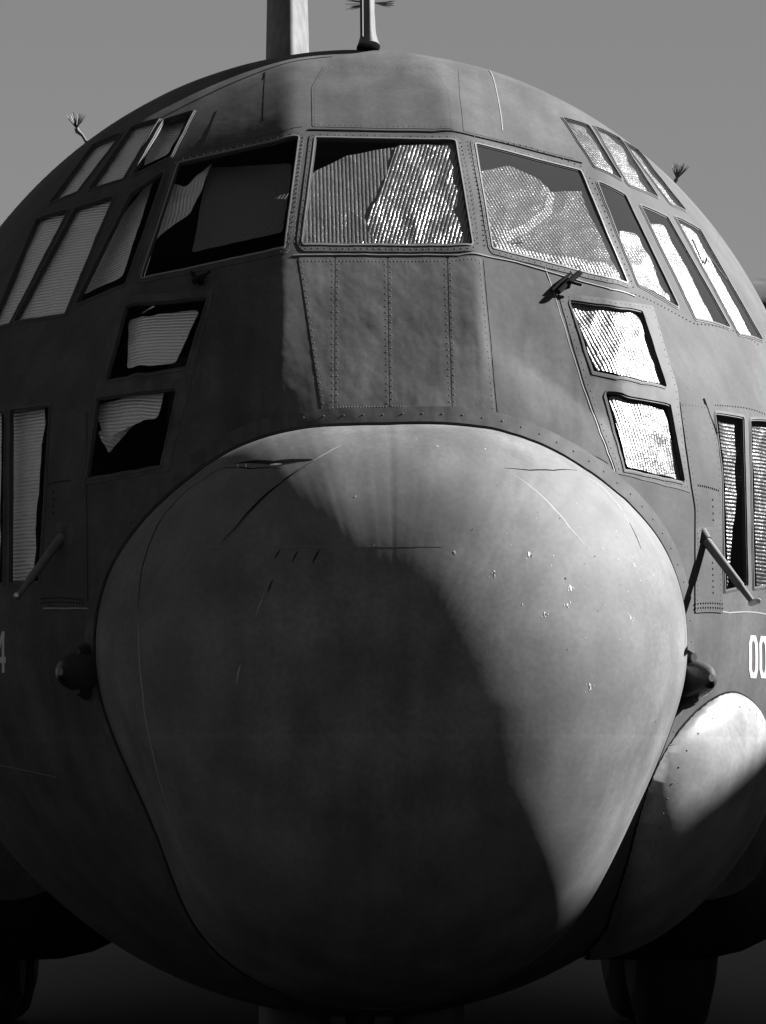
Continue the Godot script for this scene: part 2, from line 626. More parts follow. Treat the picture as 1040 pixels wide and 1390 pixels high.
func build_windows() -> void:
	# the pilots' windscreen, the rows above and beside it, the pairs low on each side, the side windows
	window([-.255, 1.446, -.165, 1.448, -.074, 1.451, .017, 1.453, .108, 1.455, .199, 1.458, .289, 1.46, .379, 1.456, .398, 1.572, .419, 1.682, .441, 1.783, .466, 1.874, .493, 1.957, .385, 1.962, .276, 1.962, .165, 1.962, .053, 1.961, -.059, 1.961, -.171, 1.961, -.281, 1.96, -.39, 1.96, -.362, 1.875, -.334, 1.781, -.308, 1.677, -.281, 1.564], .024, .03, .0025)
	window([-.895, 1.292, -.803, 1.318, -.711, 1.345, -.618, 1.373, -.525, 1.401, -.432, 1.43, -.34, 1.436, -.37, 1.559, -.4, 1.676, -.43, 1.783, -.462, 1.879, -.494, 1.966, -.604, 1.949, -.714, 1.928, -.824, 1.907, -.932, 1.886, -1.04, 1.864, -1.145, 1.84, -1.248, 1.813, -1.189, 1.729, -1.131, 1.636, -1.072, 1.547, -1.011, 1.469, -.952, 1.386], .022, .025, .0025)
	window([.486, 1.42, .588, 1.392, .69, 1.365, .792, 1.339, .892, 1.313, .992, 1.288, 1.045, 1.38, 1.103, 1.46, 1.163, 1.532, 1.222, 1.611, 1.281, 1.693, 1.344, 1.765, 1.233, 1.822, 1.133, 1.843, 1.031, 1.861, .928, 1.879, .823, 1.896, .718, 1.913, .613, 1.929, .583, 1.846, .556, 1.752, .531, 1.646, .508, 1.534], .022, .025, .0025, true, true)
	for a in [
		[-.882, .89, -.757, .912, -.839, 1.083, -.923, 1.217, -1.013, 1.226, -1.104, 1.222, -1.029, 1.138, -.955, 1.029], [-1.02, .796, -.907, .852, -.989, 1.004, -1.071, 1.114, -1.157, 1.193, -1.313, 1.081, -1.213, 1.015, -1.116, .925], [-1.2, .648, -1.073, .779, -1.169, .886, -1.267, .96, -1.366, 1.013, -1.497, .886, -1.396, .839, -1.297, .766],
		[-1.154, 1.328, -1.065, 1.323, -.978, 1.302, -1.037, 1.391, -1.098, 1.469, -1.16, 1.541, -1.222, 1.621, -1.283, 1.701, -1.346, 1.772, -1.494, 1.682, -1.642, 1.577, -1.554, 1.546, -1.469, 1.513, -1.386, 1.476, -1.306, 1.434, -1.229, 1.385], [-1.413, 1.127, -1.326, 1.199, -1.237, 1.26, -1.311, 1.328, -1.388, 1.386, -1.467, 1.435, -1.55, 1.478, -1.635, 1.514, -1.723, 1.548, -1.845, 1.426, -1.959, 1.287, -1.862, 1.281, -1.767, 1.267, -1.674, 1.245, -1.585, 1.215, -1.498, 1.176], [-1.588, .906, -1.448, 1.083, -1.531, 1.135, -1.617, 1.177, -1.705, 1.209, -1.795, 1.233, -1.888, 1.249, -1.984, 1.257, -2.072, 1.142, -1.986, 1.125, -1.902, 1.101, -1.821, 1.068, -1.741, 1.026, -1.664, .973],
		[.887, .866, .996, .819, 1.056, .97, 1.121, 1.075, 1.191, 1.156, 1.057, 1.2, .968, 1.061], [1.032, .767, 1.153, .646, 1.223, .845, 1.302, .958, 1.386, 1.037, 1.232, 1.149, 1.16, 1.06, 1.093, .943], [1.18, .642, 1.253, .556, 1.341, .744, 1.438, .828, 1.541, .872, 1.459, .974, 1.384, .932, 1.312, .872, 1.243, .786],
		[1.09, 1.304, 1.228, 1.259, 1.295, 1.328, 1.366, 1.386, 1.441, 1.435, 1.519, 1.477, 1.602, 1.512, 1.687, 1.543, 1.552, 1.625, 1.417, 1.702, 1.35, 1.62, 1.283, 1.542, 1.215, 1.472, 1.15, 1.396], [1.324, 1.233, 1.466, 1.131, 1.545, 1.181, 1.628, 1.219, 1.715, 1.248, 1.805, 1.267, 1.898, 1.277, 1.995, 1.279, 1.808, 1.477, 1.718, 1.456, 1.632, 1.427, 1.549, 1.392, 1.47, 1.349, 1.396, 1.296], [1.509, 1.054, 1.644, .913, 1.726, .964, 1.811, .998, 1.899, 1.017, 1.991, 1.023, 2.086, 1.015, 2.184, .992, 2.057, 1.221, 1.957, 1.221, 1.859, 1.211, 1.766, 1.19, 1.676, 1.158, 1.59, 1.113]]:
		window(a, .008, .022, .002, false, a[0] > 0)
	for a in [[-1.38, 1.887, -1.276, 1.942, -1.177, 1.969, -1.074, 1.995, -.968, 2.021, -1.045, 2.079, -1.128, 2.129, -1.217, 2.172, -1.329, 2.153, -1.436, 2.135, -1.547, 2.097, -1.664, 2.035, -1.56, 1.999, -1.465, 1.95], [-1.775, 2.041, -1.66, 2.11, -1.546, 2.165, -1.442, 2.188, -1.333, 2.211, -1.407, 2.246, -1.48, 2.29, -1.559, 2.327, -1.649, 2.352, -1.819, 2.284, -1.985, 2.204, -2.144, 2.111, -2.042, 2.101, -1.946, 2.086, -1.858, 2.066],
		[1.08, 1.997, 1.207, 1.969, 1.332, 1.934, 1.474, 1.838, 1.542, 1.887, 1.616, 1.924, 1.697, 1.952, 1.784, 1.972, 1.626, 2.067, 1.475, 2.133, 1.339, 2.155, 1.245, 2.111, 1.159, 2.058], [1.457, 2.187, 1.583, 2.155, 1.723, 2.086, 1.865, 1.998, 1.951, 2.018, 2.044, 2.032, 2.143, 2.04, 2.249, 2.044, 2.108, 2.136, 1.965, 2.214, 1.818, 2.282, 1.714, 2.271, 1.622, 2.247, 1.537, 2.219]]:
		window(a, .008, .03, .002, false)
	for a in [[-2.284, 1.531, -2.185, 1.661, -2.073, 1.792, -2.15, 1.829, -2.233, 1.857, -2.321, 1.878, -2.416, 1.893, -2.517, 1.903, -2.622, 1.908, -2.732, 1.91, -2.845, 1.909, -2.961, 1.907, -3.079, 1.735, -2.964, 1.731, -2.852, 1.722, -2.744, 1.708, -2.642, 1.689, -2.544, 1.662, -2.453, 1.626, -2.367, 1.582], [-2.499, 1.168, -2.412, 1.345, -2.317, 1.493, -2.401, 1.538, -2.488, 1.58, -2.579, 1.614, -2.675, 1.641, -2.777, 1.661, -2.882, 1.674, -2.992, 1.683, -3.104, 1.686, -3.17, 1.543, -3.229, 1.38, -3.128, 1.379, -3.029, 1.37, -2.933, 1.355, -2.84, 1.332, -2.75, 1.303, -2.663, 1.266, -2.579, 1.221],
		[2.178, 1.711, 2.35, 1.49, 2.429, 1.539, 2.512, 1.584, 2.601, 1.62, 2.695, 1.647, 2.795, 1.666, 2.9, 1.679, 3.008, 1.685, 3.12, 1.685, 3.056, 1.842, 2.944, 1.842, 2.834, 1.838, 2.727, 1.832, 2.625, 1.821, 2.528, 1.805, 2.438, 1.782, 2.344, 1.768, 2.258, 1.744], [2.393, 1.438, 2.555, 1.129, 2.629, 1.191, 2.706, 1.24, 2.788, 1.279, 2.873, 1.309, 2.962, 1.331, 3.054, 1.344, 3.149, 1.347, 3.248, 1.342, 3.157, 1.624, 3.047, 1.626, 2.94, 1.62, 2.837, 1.608, 2.739, 1.589, 2.646, 1.561, 2.557, 1.526, 2.473, 1.485]]:
		window(a, .008, .015, .002, false)

func build_fuselage() -> void:
	surf = 0
	var b := Buf.new()
	var rows := []
	for k in 14: rows.append(-27.0 + k * 27.0 / 14 * .93)
	var z := -1.6
	while z < 2.75:
		rows.append(z)
		z += .03 if z > .0 else .1
	var rim := PackedVector2Array([Vector2(TAU, -27), Vector2(-TAU, -27)])
	rim.reverse()
	rim = PackedVector2Array()
	for k in 241:
		var th := PI - TAU * k / 240
		rim.append(Vector2(th * 2, joint(th)))
	rim.append(Vector2(-TAU, -27.0)); rim.append(Vector2(TAU, -27.0))
	if Geometry2D.is_polygon_clockwise(rim): rim.reverse()
	sheet(b, rim, hole_polys, .03, .03, 0.0, 0.0, rows)
	var a := []
	a.resize(Mesh.ARRAY_MAX)
	a[Mesh.ARRAY_VERTEX] = b.v; a[Mesh.ARRAY_NORMAL] = b.n; a[Mesh.ARRAY_TEX_UV] = b.t; a[Mesh.ARRAY_INDEX] = b.i
	var me := ArrayMesh.new()
	me.add_surface_from_arrays(Mesh.PRIMITIVE_TRIANGLES, a)
	fuselage.mesh = me
	fuselage.material_override = M.paint
	# rounded tail end
	var t := Buf.new()
	var rings := []
	for k in 6:
		var ring := []
		for s in 32:
			var p := hull(TAU * 2 * s / 32, -27.0)
			var c := Vector3(0, YC + 1.5, -27.0)
			ring.append(c + (p - c) * cos(k * .3) + Vector3(0, 0, -1.2 * sin(k * .3) + .01))
		rings.append(ring)
	loft(t, rings)
	obj("tail_cone", t, M.paint, plane)
	# band round the nose joint, with its screws
	var band := Buf.new()
	var rv := Buf.new()
	var inner := PackedVector2Array()
	var outer := PackedVector2Array()
	for k in 181:
		var th := -PI + TAU * k / 180
		inner.append(Vector2(th * 2, joint(th) - .004)); outer.append(Vector2(th * 2, joint(th) - .045))
		if k % 2 == 0: rivet(rv, Vector2(th * 2, joint(th) - .025), .0042, .004)
	var loop := outer.duplicate()
	inner.reverse()
	loop.append_array(inner)
	if Geometry2D.is_polygon_clockwise(loop): loop.reverse()
	sheet(band, loop, [], .04, .02, .004, .006)
	var o := obj("joint_band", band, M.frame, fuselage)
	obj("rivets", rv, M.frame, fuselage, "stuff")
	# a bulkhead closes the nose behind the cap
	var bh := Buf.new()
	var c := bh.add(Vector3(0, 1.9, 2.2), Vector3(0, 0, 1))
	var ids := PackedInt32Array()
	for k in 120:
		var th := TAU * k / 120
		var p := hull(th * 2, joint(th) - .05)
		ids.append(bh.add(p.lerp(Vector3(0, 1.9, 2.2), .004), Vector3(0, 0, 1)))
	for k in 120: bh.tri(c, ids[k], ids[(k + 1) % 120])
	obj("bulkhead", bh, M.inside, fuselage)

func build_console() -> void:
	var b := Buf.new()
	box_at(b, Vector3(0, 2.75, 1.1), Vector3(1.7, 1.3, .5))
	box_at(b, Vector3(0, 3.0, -.1), Vector3(.5, 1.9, 1.8))
	obj("instrument_console", b, M.inside, plane)

func build_panels() -> void:
	surf = 0
	var all := hole_polys
	plate("doubler_plate", [1.001, 1.984, 1.104, 1.962, 1.204, 1.938, 1.303, 1.91, 1.414, 1.839, 1.534, 1.734, 1.602, 1.801, 1.678, 1.851, 1.762, 1.887, 1.854, 1.912, 1.935, 1.95, 2.025, 1.977, 2.122, 1.998, 2.228, 2.011, 2.342, 2.019, 2.158, 2.138, 1.969, 2.237, 1.775, 2.32, 1.645, 2.31, 1.532, 2.284, 1.433, 2.244, 1.336, 2.206, 1.26, 2.169, 1.187, 2.131, 1.12, 2.089, 1.058, 2.04], all.slice(17, 19), .0018, M.frame, .03, .008, .032)
	plate("doubler_plate", [-1.409, 1.802, -1.304, 1.882, -1.209, 1.92, -1.113, 1.949, -1.014, 1.977, -.912, 2.005, -.973, 2.063, -1.039, 2.113, -1.11, 2.157, -1.187, 2.196, -1.265, 2.234, -1.342, 2.281, -1.421, 2.329, -1.511, 2.364, -1.613, 2.387, -1.775, 2.325, -1.933, 2.254, -2.086, 2.172, -2.233, 2.079, -2.11, 2.073, -1.996, 2.062, -1.89, 2.043, -1.792, 2.018, -1.703, 1.994, -1.62, 1.962, -1.544, 1.92, -1.473, 1.868], all.slice(15, 17), .0018, M.frame, .03, .008, .032)
	# nose skin panels between the windscreen and the joint
	plate("nose_panel", [-.428, 2.015, -.234, 2.015, -.245, 2.084, -.257, 2.148, -.269, 2.208, -.282, 2.266, -.296, 2.325, -.31, 2.385, -.324, 2.444, -.34, 2.5, -.424, 2.502, -.425, 2.446, -.427, 2.387, -.428, 2.328, -.428, 2.269, -.428, 2.21, -.428, 2.149, -.428, 2.085], [], .0013, M.panel, .012, .012, .02)
	plate("nose_panel", [-.23, 2.015, -.09, 2.015, .051, 2.015, .051, 2.083, .05, 2.147, .05, 2.206, .049, 2.264, .049, 2.323, .048, 2.383, .047, 2.443, .046, 2.5, -.145, 2.502, -.335, 2.5, -.319, 2.444, -.305, 2.385, -.291, 2.325, -.278, 2.266, -.265, 2.208, -.253, 2.148, -.241, 2.084], [], .0013, M.panel, .012, .012, .02)
	plate("nose_panel", [.055, 2.015, .162, 2.015, .268, 2.015, .373, 2.015, .383, 2.084, .395, 2.148, .408, 2.208, .422, 2.266, .437, 2.324, .451, 2.382, .467, 2.439, .484, 2.493, .341, 2.499, .197, 2.501, .051, 2.5, .052, 2.443, .053, 2.383, .053, 2.323, .054, 2.264, .054, 2.206, .054, 2.147, .055, 2.083], [], .0013, M.panel, .012, .012, .02)
	plate("nose_panel", [.377, 2.015, .554, 2, .577, 2.071, .602, 2.136, .629, 2.196, .658, 2.253, .688, 2.313, .72, 2.37, .754, 2.424, .792, 2.474, .641, 2.487, .49, 2.493, .473, 2.439, .457, 2.382, .442, 2.324, .427, 2.266, .413, 2.208, .4, 2.148, .388, 2.084], [], .0013, M.panel, .012, .012, .02)
	plate("nose_panel", [.565, 2, .681, 1.98, .798, 1.96, .913, 1.94, .981, 1.991, 1.038, 2.046, 1.1, 2.094, 1.167, 2.137, 1.24, 2.174, 1.315, 2.212, 1.399, 2.247, 1.482, 2.288, 1.576, 2.317, 1.683, 2.332, 1.394, 2.399, 1.242, 2.43, 1.093, 2.452, .948, 2.466, .806, 2.473, .767, 2.423, .732, 2.369, .701, 2.311, .671, 2.251, .641, 2.194, .613, 2.135, .588, 2.07], [], .0013, M.paint, .016, .01, .0)
	plate("nose_panel", [-.444, 2.018, -.445, 2.087, -.446, 2.152, -.448, 2.213, -.449, 2.271, -.45, 2.33, -.45, 2.389, -.45, 2.447, -.45, 2.503, -.596, 2.506, -.743, 2.502, -.89, 2.492, -1.047, 2.483, -1.207, 2.466, -1.371, 2.44, -1.305, 2.394, -1.251, 2.333, -1.205, 2.259, -1.15, 2.207, -1.074, 2.167, -1.003, 2.123, -.938, 2.073, -.877, 2.016, -.856, 1.967, -.718, 1.99, -.58, 2.014], [], .0013, M.paint, .016, .01, .0)
	# roof skin over the windscreen
	plate("roof_panel", [-.266, 1.373, -.175, 1.376, -.083, 1.378, .01, 1.381, .102, 1.384, .195, 1.386, .286, 1.389, .378, 1.38, .364, 1.098, .303, .804, .208, .829, .115, .831, .022, .83, -.071, .825, -.164, .816, -.239, 1.075, -.253, 1.239], [], .0013, M.paint, .016, .01, .024)
	plate("roof_panel", [.42, 1.367, .528, 1.335, .636, 1.305, .744, 1.274, .852, 1.245, .957, 1.216, .895, 1.047, .838, .813, .749, .696, .667, .48, .578, .61, .493, .672, .408, .721, .404, 1.077], [], .0013, M.paint, .02, .01, .0)
	plate("roof_panel", [-.306, 1.373, -.399, 1.381, -.493, 1.352, -.587, 1.323, -.682, 1.294, -.775, 1.266, -.716, 1.147, -.657, 1, -.575, .955, -.493, .905, -.413, .846, -.332, .884, -.249, .871, -.267, 1.143], [], .0013, M.paint, .02, .01, .0)
	# hatch panels before the side windows
	plate("hatch_panel", [1.912, 1.937, 2.084, 1.769, 2.248, 1.768, 2.425, 1.799, 2.516, 1.823, 2.614, 1.841, 2.718, 1.853, 2.827, 1.862, 2.939, 1.867, 3.054, 1.869, 3.172, 1.868, 3.049, 2.041, 2.92, 2.039, 2.793, 2.034, 2.671, 2.028, 2.555, 2.019, 2.445, 2.006, 2.322, 2.006, 2.208, 1.999, 2.101, 1.986, 2.002, 1.966], [], .004, M.paint, .03, .01, .03)
	plate("hatch_panel", [-1.884, 2.014, -2.022, 1.87, -2.122, 1.846, -2.204, 1.876, -2.292, 1.9, -2.387, 1.917, -2.488, 1.929, -2.595, 1.936, -2.706, 1.94, -2.822, 1.941, -2.94, 1.94, -3.073, 1.951, -2.984, 2.067, -2.884, 2.175, -2.737, 2.169, -2.597, 2.162, -2.464, 2.152, -2.341, 2.138, -2.226, 2.119, -2.13, 2.1, -2.041, 2.076, -1.959, 2.048], [], .004, M.paint, .03, .01, .03)
	plate("mounting_plate", [3.221, 2.163, 3.313, 2.042, 3.481, 2.024, 3.653, 1.989, 3.561, 2.172, 3.386, 2.173], [], .005, M.frame, .03, .01, .03)
	plate("mounting_plate", [-3.252, 2.095, -3.171, 2.191, -3.308, 2.204, -3.453, 2.21, -3.528, 2.099, -3.387, 2.1], [], .005, M.frame, .03, .01, .03)
	plate("mounting_plate", [2.55, 2.014, 2.651, 1.904, 2.77, 1.915, 2.672, 2.024], [], .004, M.frame, .03, .01, .025)
	plate("mounting_plate", [-2.543, 1.994, -2.455, 2.078, -2.578, 2.088, -2.665, 2.004], [], .004, M.frame, .03, .01, .025)
	# seams and sealant beads
	seam([-.453, 2.006, -.314, 2.006, -.172, 2.005, -.052, 2.005, .068, 2.005, .187, 2.005, .312, 2.006, .435, 2.006, .558, 1.987, .744, 1.949, .93, 1.924, 1.042, 1.909, 1.153, 1.894, 1.275, 1.872, 1.413, 1.797], .004, .004, M.edge)
	seam([-.288, 1.392, -.175, 1.395, -.061, 1.398, .053, 1.401, .168, 1.404, .281, 1.407, .395, 1.392, .535, 1.351, .675, 1.31, .783, 1.281, .889, 1.253, .994, 1.225], .007, .0035, M.dark)
	seam([-.41, .757, -.447, 1.036, -.479, 1.254], .004, .0016, M.dark)
	seam([.549, .504, .583, .944, .607, 1.238], .004, .003, M.edge)
	seam([2.055, 1.76, 2.147, 1.766, 2.252, 1.752, 2.27, 1.738], .010, .0045, M.dark)
	seam([1.533, 1.855, 1.656, 1.869, 1.784, 1.872, 1.937, 1.845], .004, .0004, M.frame)
	seam([3.035, 2.041, 3.201, 1.817, 3.345, 1.502], .005, .0015, M.edge)
	seam([-3.097, 1.943, -3.002, 2.064, -2.894, 2.175], .006, .005, M.edge)
	seam([.907, 1.916, .983, 1.996, 1.057, 2.062, 1.139, 2.118, 1.229, 2.165, 1.325, 2.211, 1.425, 2.25, 1.526, 2.292, 1.644, 2.317, 1.779, 2.326], .003, .0022, M.edge)
	seam([1.721, 1.045, 1.83, 1.026, 1.941, .987, 2.056, .923, 2.175, .819], .004, .0004, M.frame)
	seam([1.622, 1.077, 1.702, 1.141, 1.729, 1.137, 1.728, 1.073], .006, .001, M.dark)
	# rows of flush fasteners
	var b := Buf.new()
	rivets(b, line([2.343, 1.977, 2.505, 1.835]), .019, false, .0045, .005, .25)
	rivets(b, line([2.487, 1.891, 2.631, 1.907]), .035, false, .0045, .005, .25)
	rivets(b, line([2.819, 1.928, 3.026, 1.931]), .035, false, .0045, .005, .25)
	rivets(b, line([2.987, 2.049, 3.123, 1.864]), .019, false, .0045, .005, .25)
	rivets(b, line([3.014, 2.049, 3.149, 1.864]), .019, false, .0045, .005, .25)
	rivets(b, line([-2.396, 1.918, -2.247, 2.039]), .019, false, .0045, .005, .25)
	rivets(b, line([-2.386, 1.955, -2.539, 1.976]), .035, false, .0045, .005, .25)
	rivets(b, line([-3.052, 1.926, -2.852, 2.163]), .019, false, .0045, .005, .25)
	rivets(b, line([-3.078, 1.926, -2.876, 2.163]), .019, false, .0045, .005, .25)
	obj("fasteners", b, M.dark, fuselage, "stuff")
	var r := Buf.new()
	rivets(r, line([.442, 1.414, .574, 1.953]), .022, false, .0042, .004)
	rivets(r, line([.407, 1.444, .534, 1.967]), .022, false, .0042, .004)
	rivets(r, line([-.313, 1.432, -.442, 1.973]), .022, false, .0042, .004)
	rivets(r, line([1.017, 1.266, 1.408, 1.776]), .03, false, .0038, .002)
	rivets(r, line([.736, 1.913, 1.347, 1.786]), .03, false, .0038, .002)
	rivets(r, line([1.378, 1.807, 1.825, 1.503, 2.185, 1.065]), .03, false, .0038, .002)
	rivets(r, line([.459, 1.377, .745, 1.269, 1.004, 1.247]), .03, false, .0038, .002)
	rivets(r, line([2.145, 1.688, 2.442, 1.28]), .025, false, .0038, .002)
	obj("rivets", r, M.frame, fuselage, "stuff")
	var rows := Buf.new()
	for z in [.32, -.25, -.8]:
		var l := PackedVector2Array()
		for k in 81: l.append(Vector2(-5.2 + k * .13, z))
		rivets(rows, l, .045, false, .0036, .0, .3)
	for u in [-2.9, 2.9, -4.1, 4.1, -1.75, 1.75, 0.0]:
		rivets(rows, PackedVector2Array([Vector2(u, -1.4), Vector2(u, .9 if absf(u) < 2 else (1.3 if absf(u) < 3 else 1.7))]), .04, false, .0036, .0, .3)
	obj("rivets", rows, M.paint, fuselage, "stuff")
	for z in [.36, -.29]:
		var l := []
		for k in 41: l.append_array([-5.2 + k * .26, z])
		seam(l, .004, .0006, M.line)
	for u in [-2.95, 2.95, -4.15, 4.15]: seam([u, -1.4, u, 1.3 if absf(u) < 3 else 1.8], .004, .0006, M.line)
	# the number on each side
	var num := Buf.new()
	sheet(num, pv([3.448, 1.642, 3.406, 1.634, 3.427, 1.584, 3.481, 1.555, 3.627, 1.508, 3.67, 1.508, 3.653, 1.567, 3.597, 1.603]), [pv([3.463, 1.615, 3.445, 1.61, 3.451, 1.596, 3.476, 1.581, 3.613, 1.539, 3.632, 1.543, 3.627, 1.558, 3.601, 1.577])], .03, .03, .0015)
	sheet(num, pv([3.485, 1.54, 3.444, 1.535, 3.462, 1.482, 3.514, 1.45, 3.654, 1.392, 3.696, 1.389, 3.681, 1.452, 3.627, 1.493]), [pv([3.499, 1.513, 3.481, 1.508, 3.486, 1.494, 3.51, 1.477, 3.641, 1.426, 3.66, 1.428, 3.655, 1.444, 3.631, 1.466])], .03, .03, .0015)
	sheet(num, pv([3.529, 1.433, 3.513, 1.439, 3.477, 1.434, 3.493, 1.38, 3.539, 1.345, 3.593, 1.32, 3.681, 1.328, 3.695, 1.26, 3.727, 1.236, 3.704, 1.351, 3.662, 1.375, 3.572, 1.357, 3.536, 1.373, 3.517, 1.388, 3.512, 1.407, 3.525, 1.41, 3.537, 1.406]), [], .03, .03, .0015)
	obj("fleet_number", num, M.white, fuselage)
	var nul := Buf.new()
	sheet(nul, pv([-3.373, 1.669, -3.365, 1.688, -3.511, 1.665, -3.507, 1.676, -3.541, 1.669, -3.545, 1.658, -3.602, 1.645, -3.609, 1.623, -3.551, 1.638, -3.567, 1.588, -3.534, 1.596]), [pv([-3.527, 1.617, -3.518, 1.645, -3.431, 1.661])], .03, .03, .0015)
	obj("fleet_number", nul, M.white, fuselage)

func build_cap() -> void:
	surf = 1
	var b := Buf.new()
	var nu := 260
	var nv := 100
	var ids := []
	for k in nu:
		var row := PackedInt32Array()
		for m in nv:
			var th := -PI + TAU * k / nu
			var w := float(m) / nv
			row.append(b.add(cap(th, w), nor(th, maxf(w, .006)), Vector2(th, w)))
		ids.append(row)
	var tip := b.add(cap(0, 1), (TIP - CAP_C).normalized())
	for k in nu:
		var l := (k + 1) % nu
		for m in nv - 1: b.quad(ids[k][m], ids[l][m], ids[l][m + 1], ids[k][m + 1])
		b.tri(ids[k][nv - 1], ids[l][nv - 1], tip)
	var o := obj("radome", b, M.cap, plane)
	o.set_meta("label", "bulbous grey radome with chipped paint and cracked tape lines")
	# lines of old sealant and tape
	seam([-0.3006, 0.3354, -0.4648, 0.3926, -0.6365, 0.4289, -0.7466, 0.4479, -0.8652, 0.4597], .007, .0012, M.dark, "sealant_line", true, o)
	seam([-0.3370, 0.3552, -0.4978, 0.4024, -0.6737, 0.4415, -0.8060, 0.4603], .004, .001, M.dark, "sealant_line", true, o)
	seam([-0.3006, 0.3354, -0.2337, 0.3020, -0.1794, 0.2708], .004, .001, M.edge, "tape_line", true, o)
	seam([-0.5822, 0.2147, -0.4530, 0.3003, -0.3014, 0.3283], .022, .002, M.dark, "open_slit", true, o)
	seam([-0.6335, 0.1937, -0.5407, 0.2856, -0.4360, 0.3338], .006, .001, M.dark, "sealant_line", true, o)
	seam([-0.4674, 0.3056, -0.4241, 0.3200], .009, .0035, M.white, "paint_chip", true, o)
	for p in [[-0.5746, 0.2286, -0.5804, 0.2510], [-0.5484, 0.2515, -0.5539, 0.2720]]: seam(p, .003, .004, M.white, "paint_chip", false, o)
	seam([-0.6335, 0.1937, -0.7858, 0.1716, -0.9457, 0.1987, -1.1246, 0.2677, -1.2886, 0.3256, -1.4453, 0.3613], .006, .001, M.dark, "sealant_line", true, o)
	seam([-1.3529, 0.3407, -1.4748, 0.3684, -1.5940, 0.3762, -1.7075, 0.3749, -1.8186, 0.3516, -1.9281, 0.3276, -2.0378, 0.2936, -2.1241, 0.2788, -2.2137, 0.2678, -2.3059, 0.2630], .008, .001, M.edge, "tape_line", true, o)
	seam([0.4744, 0.3440, 0.5735, 0.3136, 0.6584, 0.2587, 0.7402, 0.1648], .006, .001, M.dark, "sealant_line", true, o)
	seam([0.7417, 0.1717, 0.8649, 0.1564, 0.9845, 0.2093, 1.0720, 0.2553], .005, .0003, M.tape, "tape_line", true, o)
	seam([1.0507, 0.2389, 1.1217, 0.2671, 1.1758, 0.2883], .004, .001, M.dark, "sealant_line", true, o)
	seam([0.4930, 0.3514, 0.6037, 0.3746, 0.7345, 0.4018, 0.8700, 0.4303, 1.0170, 0.4480], .006, .0003, M.tape, "tape_line", true, o)
	seam([-1.1196, 0.2280, -1.0513, 0.3305, -0.9718, 0.4026, -0.8696, 0.4686, -0.7529, 0.5225, -0.6566, 0.5568, -0.5514, 0.5850, -0.4372, 0.6059, -0.3142, 0.6190, -0.1836, 0.6248, -0.0478, 0.6260, 0.1350, 0.6275, 0.3126, 0.6244], .003, .0005, M.line, "sealant_line", false, o)
	seam([-0.6934, 0.5859, -0.6321, 0.5735], .006, .001, M.dark, "sealant_line", true, o)
	seam([-0.6161, 0.6157, -0.5498, 0.5983], .006, .001, M.dark, "sealant_line", true, o)
	seam([-0.5086, 0.6412, -0.4267, 0.6134], .007, .001, M.dark, "sealant_line", true, o)
	seam([-0.8834, 0.6408, -0.7851, 0.6246], .006, .001, M.dark, "sealant_line", true, o)
	seam([-1.0850, 0.6598, -0.9816, 0.6473, -0.9020, 0.6373], .005, .001, M.edge, "tape_line", true, o)
	seam([-1.6102, 0.6628, -1.4564, 0.6711], .008, .001, M.edge, "tape_line", true, o)
	seam([-2.2700, 0.2468, -2.3152, 0.2628], .006, .001, M.edge, "tape_line", true, o)
	var light := Buf.new()
	var black := Buf.new()
	for q in [[0.6944, 0.6467], [0.7976, 0.5640], [1.2110, 0.5933], [1.1721, 0.6473], [1.1280, 0.5610], [1.4244, 0.4456], [1.6919, 0.5798]]:
		for k in 5: chip(light, Vector2(q[0], q[1]) + Vector2(rng.randfn(0, .012), rng.randfn(0, .006)) * (0.0 if k == 0 else 1.0), rng.randf_range(.006, .013) if k == 0 else rng.randf_range(.0015, .004))
		if rng.randf() < .7: chip(black, Vector2(q[0] + .001, q[1]), .0045)
	for q in [[0.1133, 0.2391], [0.1963, 0.2839], [0.3784, 0.2747], [1.0071, 0.6696], [0.4017, 0.6338], [-0.1014, 0.6220], [-0.1594, 0.4805], [1.2197, 0.3564]]:
		chip(light, Vector2(q[0], q[1]), rng.randf_range(.004, .008))
	for q in [[1.0614, 0.5540], [1.4618, 0.6341], [0.4485, 0.5665], [0.8134, 0.5640], [1.0662, 0.4485], [0.9386, 0.0631], [1.3003, 0.1694], [1.8549, 0.2997]]:
		chip(black, Vector2(q[0], q[1]), rng.randf_range(.003, .005))
	for k in 60: chip(light if k % 4 else black, Vector2(rng.randfn(1.15, .35), rng.randf_range(.15, .6)), rng.randf_range(.0012, .003))
	obj("paint_chips", light, M.white, o, "stuff")
	obj("paint_pits", black, M.dark, o, "stuff")

func chip(b: Buf, q: Vector2, size: float) -> void:  # a flake of paint gone: ragged, longer than wide
	var n := nor(q.x, q.y)
	var c := pos(q.x, q.y) + n * (.0009 if size > .005 else .0013)
	var x := n.cross(Vector3(rng.randf_range(-.5, .2), 1, 0)).normalized()
	var y := n.cross(x)
	var m := b.add(c, n)
	var ids := PackedInt32Array()
	for k in 9:
		var r := size * rng.randf_range(.45, 1.2)
		ids.append(b.add(c + x * cos(TAU * k / 9) * r * .5 + y * sin(TAU * k / 9) * r * 1.2, n))
	for k in 9: b.tri(m, ids[k], ids[(k + 1) % 9])

